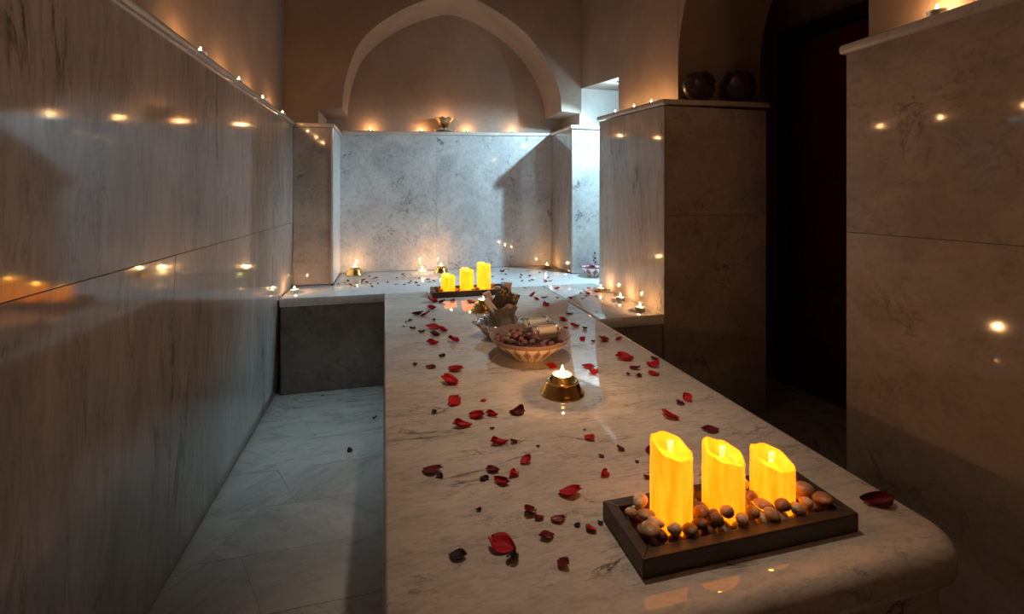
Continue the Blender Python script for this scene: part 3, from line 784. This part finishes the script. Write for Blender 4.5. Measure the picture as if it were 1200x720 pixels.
# ------------------------------------------------------------------ silver bowl with pouch and boxes
SB = onz(588, 392); SB = Vector((SB.x - .012, 1.885, .5505))
sv = empty('silver_bowl', SB); tag(sv, 'shiny silver bowl with scalloped rim behind the patterned bowl', 'bowl')
def scal(r, z, a):
    k = min(1, max(0, (z - .01) / .04)); return r * (1 + .07 * k * abs(math.sin(7 * a)) + .02 * k * math.sin(23 * a)), z + .006 * k * abs(math.sin(7 * a))
obj('bowl_shell', lathe('bowl_shell', [(0, .003), (.045, .003), (.048, 0), (.054, .002), (.072, .016), (.084, .034), (.090, .050), (.098, .056), (.094, .059), (.086, .052), (.078, .036), (.064, .016), (0, .010)], 'silver', 84, True, scal), sv)
for sgn in (-1, 1):
    pts = [(sgn * (.088 + .026 * math.sin(PI * i / 8)), -.028 + .056 * i / 8, .048 + .018 * math.sin(PI * i / 8)) for i in range(9)]
    obj('handle', tube('handle', pts, .0045, 'silver', 10), sv)
OP = SB + Vector((.006, 0, .0175))
og = empty('organza_pouch', OP); tag(og, 'gathered grey organza pouch standing open in the silver bowl', 'pouch')
def ruff(r, z, a):
    k = min(1, z / .11); return r * (1 + .10 * k * math.sin(6 * a) + .05 * k * math.sin(11 * a + 1)), z + .010 * k * math.sin(4 * a + .6)
obj('cloth', lathe('cloth', [(0, 0), (.045, 0), (.058, .02), (.055, .045), (.052, .07), (.058, .095), (.068, .116), (.0665, .1165), (.055, .094), (.049, .07), (.052, .045), (.054, .02), (.042, .003), (0, .003)], 'organza', 60, True, ruff), og)
def facing(name, w_, d_, h_, mat, bev=.002):
    return box(name, -w_ / 2, w_ / 2, -d_ / 2, d_ / 2, 0, h_, mat, bev, 2)
def pbox(name, loc, rot, w_, d_, h_, lab, cat, mat, face=None):
    e = empty(name, loc); e.rotation_euler = rot; tag(e, lab, cat)
    obj('box_body', facing('box_body', w_, d_, h_, mat), e)
    if face: obj('front_print', box('front_print', -w_ / 2 + .006, w_ / 2 - .006, -d_ / 2 - .0008, -d_ / 2, h_ * .35, h_ - .006, face, 0), e)
    return e
# dark foil sachet, leaning to the right
fo = empty('foil_sachet', OP + Vector((-.018, -.010, .066))); fo.rotation_euler = (-.16, .52, -.1); fo.scale = (1.18,) * 3; tag(fo, 'crinkled dark brown foil sachet with gold speckles leaning out of the pouch', 'sachet')
def sachet():
    nx, nz_ = 10, 14; vs, fs = [], []; W, H_ = .082, .098
    for side in (-1, 1):
        for j in range(nz_ + 1):
            for i in range(nx + 1):
                u = i / nx; v = j / nz_; th = .013 * (math.sin(PI * u) ** .5) * (math.sin(PI * min(1, v * .9 + .05)) ** .5) + .0006
                x = (u - .5) * W * (1 + .06 * math.sin(v * 5)); vs.append((x, side * (th + .002 * math.sin(9 * u + 7 * v)), v * H_ + .003 * math.sin(8 * u) * v))
    m = (nx + 1) * (nz_ + 1)
    for s_ in range(2):
        for j in range(nz_):
            for i in range(nx):
                a = s_ * m + j * (nx + 1) + i; fs.append((a, a + 1, a + nx + 2, a + nx + 1))
    rim = [i for i in range(nx + 1)] + [j * (nx + 1) + nx for j in range(1, nz_ + 1)] + [nz_ * (nx + 1) + i for i in range(nx - 1, -1, -1)] + [j * (nx + 1) for j in range(nz_ - 1, 0, -1)]
    for a, b in zip(rim, rim[1:] + rim[:1]): fs.append((a, b, b + m, a + m))
    return data('foil', vs, fs, 'foil', True)
obj('foil', sachet(), fo)
pbox('card_box', OP + Vector((-.010, .022, .030)), (-.06, -.36, .10), .032, .014, .140, 'slim white box with pink front tilted left in the pouch', 'box', 'card_white', 'card')
pbox('card_box', OP + Vector((.012, -.030, .034)), (.02, -.66, .05), .024, .012, .142, 'white box tilted furthest over the left rim of the pouch', 'box', 'card_white')
pbox('card_box', OP + Vector((.022, .034, .045)), (-.05, .10, 0), .034, .012, .150, 'pink card box standing upright behind the foil sachet', 'box', 'card_white', 'card')

# ------------------------------------------------------------------ small footed bowl in the alcove mouth
p = onz(694, 324); sb = empty('small_bowl', (p.x + .005, p.y, .5505)); sb.scale = (1.12,) * 3; tag(sb, 'small white ceramic bowl with purple rim holding dried flowers at the alcove', 'bowl')
obj('bowl_shell', lathe('bowl_shell', [(0, .003), (.034, .003), (.036, 0), (.040, .004), (.036, .012), (.060, .030), (.078, .055), (.082, .066), (.080, .067), (.074, .055), (.056, .033), (0, .020)], 'small_bowl', 48), sb)
rn = random.Random(4)
for k in range(16):
    a = rn.uniform(0, 6.28); rr = rn.uniform(0, .055); s = rn.uniform(.009, .012)
    o = obj('rosebud', BUDS[k % 4], None, (p.x + .005 + rr * math.cos(a), p.y + rr * math.sin(a), .5505 + .056 + (.012 if rr < .03 else 0)), (rn.uniform(-1, 1), rn.uniform(-1, 1), a))
    o.scale = (s,) * 3; tag(o, RCOL[k % 4] + ' dried rosebud in the small white bowl at the alcove', 'rosebud', 'rosebuds in the small white bowl')
sp_ = empty('dried_stalk', (p.x + .012, p.y - .01, .605)); tag(sp_, 'thin dried flower stalk standing up from the small white bowl', 'dried flower')
obj('stem', tube('stem', [(0, 0, 0), (.004, 0, .04), (-.002, 0, .08), (.004, 0, .115)], [.0015, .0013, .0011, .0008], 'sepal', 6), sp_)
for k, (x, z) in enumerate([(.008, .045), (-.008, .06), (.007, .075), (-.006, .085), (.004, .112)]):
    obj('flower', BUDS[k % 4], sp_, (x, 0, z), (.3, .5, k)).scale = (.0085,) * 3

# ------------------------------------------------------------------ dark jars on the block ledge in the passage arch
def clay_jar(p, sx, sz, tilt, lab, seed):
    e = empty('clay_jar', p); tag(e, lab, 'jar')
    rn_ = random.Random(seed); ph = rn_.uniform(0, 6)
    prof = [(0, -.90), (.45, -.84), (.80, -.55), (.97, -.1), (.98, .2), (.80, .58), (.52, .78), (.46, .86), (.52, .94), (.56, .95), (.46, .92), (.38, .84), (.42, .74), (.60, .5), (0, .3)]
    def fn(r, z, a): return r * (1 + .05 * math.sin(3 * a + ph) + .03 * math.sin(7 * a + z * 5)), z
    me = lathe('jar_body', prof, 'jar_clay', 40, True, fn)
    me.transform(Matrix.Diagonal((sx, .054, sz, 1)) @ Matrix.Rotation(tilt, 4, 'Y'))
    zmin = min(v.co.z for v in me.vertices); me.transform(Matrix.Translation((0, 0, -zmin)))
    obj('jar_body', me, e)
p = ony(819, 112, 2.084); clay_jar((p.x, 2.084, 1.6065), .090, .080, .75, 'dark clay jar tipped over with its mouth turned up, on the block ledge', 1)
p = ony(867, 112, 2.084); clay_jar((p.x, 2.084, 1.6115), .098, .088, -1.2, 'rounder dark clay jar lying on the block ledge next to the doorway', 5)

# ------------------------------------------------------------------ spot lamp in the alcove
sl = empty('spot_lamp', (LAMP.x, LAMP.y, 1.925)); tag(sl, 'small bright spot lamp under the alcove ceiling', 'lamp')
obj('mount', lathe('mount', [(0, .002), (.026, .002), (.026, -.004), (.007, -.006), (.006, -.022), (0, -.022)], 'iron', 24), sl)
hs = lathe('housing', [(0, .030), (.018, .028), (.022, .018), (.022, 0), (.020, 0), (.019, .016), (0, .017)], 'iron', 24)
q = (Vector((1.10, 3.44, 1.42)) - LAMP).to_track_quat('-Z', 'Y').to_euler()
obj('housing', hs, sl, (0, 0, -.055 + .004), q)

# ------------------------------------------------------------------ rose petals
def petal_mesh(k, style):
    rn_ = random.Random(k * 7 + 1); nu, nv = 8, 8; vs, fs = [], []
    cup = {'flat': .35, 'cup': .8, 'curl': 1.35, 'fold': 1.9, 'crumple': 1.0}[style]
    ph = rn_.uniform(0, 6); wob = .08 if style != 'crumple' else .24
    point = rn_.uniform(.55, .95)
    for side in (0, 1):
        for j in range(nv + 1):
            v = j / nv; wd = (math.sin(PI * (v * .88 + .07)) ** point) * (.62 + .38 * v) * .58
            for i in range(nu + 1):
                u = 2 * i / nu - 1
                ang = u * cup; R_ = wd / max(cup, .05)
                x = R_ * math.sin(ang) * (1.1 if cup > 1 else 1); z = R_ * (1 - math.cos(ang)) * .9
                y = v - .5
                z += (.35 + .25 * cup) * (v - .40) ** 2 + wob * math.sin(5 * u + 4 * v + ph) * (.3 + abs(u)) * .6
                y += .07 * math.cos(3 * u + ph) + (.09 * v * math.cos(2.2 * PI * u + ph) if j == nv else 0)
                z += .05 * math.sin(6 * u + ph) * v * v
                if style == 'fold': y += .08 * math.sin(4 * v); x += .10 * math.sin(3 * v + ph)
                vs.append((x, y, z + side * .020))
    m = (nu + 1) * (nv + 1)
    for s_ in range(2):
        for j in range(nv):
            for i in range(nu):
                a = s_ * m + j * (nu + 1) + i; fs.append((a, a + 1, a + nu + 2, a + nu + 1) if s_ else (a + nu + 1, a + nu + 2, a + 1, a))
    rim = [i for i in range(nu + 1)] + [j * (nu + 1) + nu for j in range(1, nv + 1)] + [nv * (nu + 1) + i for i in range(nu - 1, -1, -1)] + [j * (nu + 1) for j in range(nv - 1, 0, -1)]
    for a, b in zip(rim, rim[1:] + rim[:1]): fs.append((a, b, b + m, a + m))
    zmin = min(q[2] for q in vs); vs = [(x, y, z - zmin) for x, y, z in vs]
    return vs, fs
STY = ['flat', 'cup', 'curl', 'fold', 'crumple', 'cup', 'curl']
PET = {}
for col in ('red', 'wine', 'black'):
    PET[col] = []
    for k, s_ in enumerate(STY):
        vs, fs = petal_mesh(k, s_); PET[col].append(data('petal', vs, fs, 'petal_' + col, True))
# u, v, width in pixels of the photograph, colour, style index (None = any)
R, W_, K = 'red', 'wine', 'black'
SLAB = [(507, 354, 15, R, 4), (517.6, 355, 9, W_, 2), (506.4, 362, 11, R, 2), (489.4, 369, 13, W_, 3), (499, 370, 11, R, 1), (508.4, 376.7, 6, W_, 4), (481, 376.7, 7, K, 4), (475.5, 378, 4, K, 4), (473, 382.6, 4, K, 0),
 (483, 386, 8, K, 4), (493.8, 389.7, 8, K, 4), (508, 385, 17, R, 0), (519, 388, 12, R, 2), (510, 393.4, 13, W_, 2), (507.4, 403.6, 16, R, 3), (531, 401, 15, R, 4), (518, 418, 9, K, 4), (530, 353.4, 7, R, 4), (552.6, 354.4, 12, R, 0),
 (486, 428, 8, W_, 4), (505, 431, 13, W_, 0), (534, 435, 18, R, 2), (527.5, 449.5, 22, R, 2), (532.5, 472.5, 20, R, 1), (508.7, 484, 10, K, 4), (566.7, 470, 8, R, 0), (559, 489, 19, R, 2), (576.7, 488, 17, R, 3), (606, 485, 19, W_, 4),
 (541.7, 501, 23, R, 3), (576.7, 503, 6, K, 4), (585, 521, 22, R, 3), (601.7, 519.7, 10, W_, 4), (630, 524, 5, K, 4), (616, 542, 15, R, 1), (506.7, 553, 24, W_, 0), (516, 559, 11, K, 4), (578, 553, 16, W_, 2), (568, 562, 12, K, 4),
 (588, 566, 21, R, 3), (601.7, 558.5, 16, R, 4), (691.7, 515, 15, R, 1), (727, 528, 11, W_, 4), (705, 536, 8, W_, 4), (685, 504, 4, K, 0), (708, 558, 14, R, 4), (668, 580, 26, R, 1), (560.7, 599, 7, K, 4), (621, 602, 20, W_, 1), (632.7, 609, 12, W_, 2),
 (654, 610, 19, W_, 0), (676.7, 617, 8, K, 2), (691.7, 621.7, 16, R, 1), (703, 614, 8, K, 4), (641, 631, 18, W_, 1), (589, 642, 34, R, 5), (537.7, 654, 21, K, 1), (601.7, 657, 22, K, 4), (661, 663, 18, W_, 1),
 (674, 383, 11, R, 2), (685, 386, 8, W_, 1), (683, 399, 9, R, 1), (695, 401, 6, W_, 4), (707.5, 399.7, 18, R, 5), (726, 398.7, 10, R, 4), (733, 421.7, 21, R, 2), (766.7, 421, 10, W_, 1), (765.5, 429.5, 17, R, 4), (744, 433, 14, W_, 1), (736, 439, 7, W_, 4),
 (749, 441.7, 11, W_, 4), (766.7, 440, 13, R, 2), (690, 430.5, 15, R, 0), (695.5, 437.5, 13, R, 4), (806, 469, 14, R, 1), (797, 473.5, 13, W_, 1), (784, 489, 22, R, 1), (833, 505, 20, W_, 0), (758, 561, 9, W_, 4), (746, 542, 6, K, 4), (762, 530, 14, W_, 1),
 (1028, 590, 38, W_, 3), (647, 431, 13, R, 0), (624, 347, 8, R, 1), (629, 351.5, 7, R, 2), (638, 349, 8, W_, 0), (639, 358, 12, R, 4), (653, 349.5, 4, R, 2), (667, 368, 9, W_, 0), (659.7, 375.7, 13, R, 5), (662.6, 385, 6, R, 2), (615, 338, 4, K, 0)]
BENCH = [(588, 318.7, 6), (591, 317, 4), (596, 316, 4), (593, 322, 3), (577, 325, 4), (589, 328, 3), (589, 331.5, 4), (611, 323, 4), (610, 326, 4), (621, 324, 5), (624, 328.5, 5), (620.6, 330, 3), (612, 330, 4), (618, 318, 3), (620.6, 317.5, 3), (632.5, 319.7, 3),
 (643, 326, 4), (639, 330.6, 6), (645, 329.6, 5), (653, 339, 7), (669, 350, 7), (680.6, 344, 4), (684, 340, 4), (690, 338.5, 5), (689, 345, 6), (686.5, 347.3, 4), (683, 350.3, 5), (699, 342.5, 6), (699, 348.3, 5), (699, 366, 3), (706, 357, 2.5), (686, 342, 3),
 (389.7, 334.8, 5), (396.7, 333, 3), (404, 331.6, 4), (407.8, 330, 4), (407, 322, 4), (411, 335, 6), (417.4, 335.6, 6), (425.8, 329, 6), (424, 331.5, 3), (430, 331.6, 4), (434.6, 333, 4), (436, 336.5, 4), (443, 333.4, 3), (432.8, 324.6, 4), (438, 327, 4), (441, 326, 4),
 (454.4, 331.6, 4), (465, 326.4, 5), (464, 333.6, 4), (472, 322, 4), (474, 324, 3), (481, 322.7, 3), (486.7, 326, 3), (491.4, 327, 4), (473.7, 334, 3), (481.9, 329.9, 4), (479.7, 332, 4), (488, 331.8, 4), (490, 335, 4), (501.5, 327.8, 5), (503.4, 330.9, 4), (508.6, 330, 4)]
FLOORP = [(439, 491, 7), (409.6, 528.7, 9), (378, 464.5, 4)]
CN = {R: 'bright red', W_: 'dark wine red', K: 'blackened shrivelled'}
SN = {0: 'flat', 1: 'cupped', 2: 'curled', 3: 'folded', 4: 'crumpled', 5: 'wide cupped', 6: 'long rolled'}
rnp = random.Random(21)
def zone(u, v):
    if v > 500 and u > 735: return 'touching the candle tray side at the rounded end'
    if v > 492: return 'near the tray at the rounded end'
    if v > 395 and u > 650: return 'on the table between the brass holder and the doorway'
    if v > 392: return 'on the table between the brass holder and the aisle'
    if u < 560: return 'on the table by the bench-end candle tray'
    return 'on the table behind the patterned bowl'
def put_petal(u, v, wpx, col, sty, z, lab, grp, k=.9):
    p = onz(u, v + .0 * wpx, z); d = depth(p); s = wpx * d / FPX
    sx = {0: 1.0, 1: 1.05, 2: 1.0, 3: 1.0, 4: .95, 5: 1.0, 6: 1.0}[sty] * s * k
    me = PET[col][sty]
    rz = rnp.choice((PI / 2, -PI / 2)) + rnp.uniform(-.5, .5) if sty in (2, 3, 6, 0) else rnp.uniform(0, 6.28)
    tl = .34 if sty in (1, 4, 5) else .14
    eu = Euler((rnp.uniform(-tl, tl), rnp.uniform(-tl, tl), rz - YAW)); scl = (sx, sx, sx * (1.0 if sty in (1, 2, 4, 5) else .85))
    mt = eu.to_matrix(); zlow = min((mt @ Vector((v_.co.x * scl[0], v_.co.y * scl[1], v_.co.z * scl[2]))).z for v_ in me.vertices)
    o = obj('rose_petal', me, None, (p.x, p.y, z + .0004 - zlow), eu)
    o.scale = scl; tag(o, lab, 'petal', grp)
    return o
for u, v, wpx, col, sty in SLAB:
    zn = zone(u, v)
    lab = f'{CN[col]} {SN[sty]} rose petal {zn}'
    put_petal(u, v, wpx, col, sty, .5505, lab, 'petals ' + zn)
for i, (u, v, wpx) in enumerate(BENCH):
    col = R if (wpx >= 5 and (u > 636 or i % 2)) else (W_ if i % 3 else K); sty = (4, 1, 0, 2)[i % 4]
    side = 'on the white bench between bench-end tray and alcove' if u > 540 else 'on the white bench between bench-end tray and aisle'
    put_petal(u, v, wpx, col, sty, .5502, f'small {CN[col]} {SN[sty]} petal scattered {side}', 'petals ' + side)
for u, v, wpx in FLOORP: put_petal(u, v, wpx, K, 4, .0005, 'tiny blackened petal fallen on the marble floor tiles', 'petals on the floor')
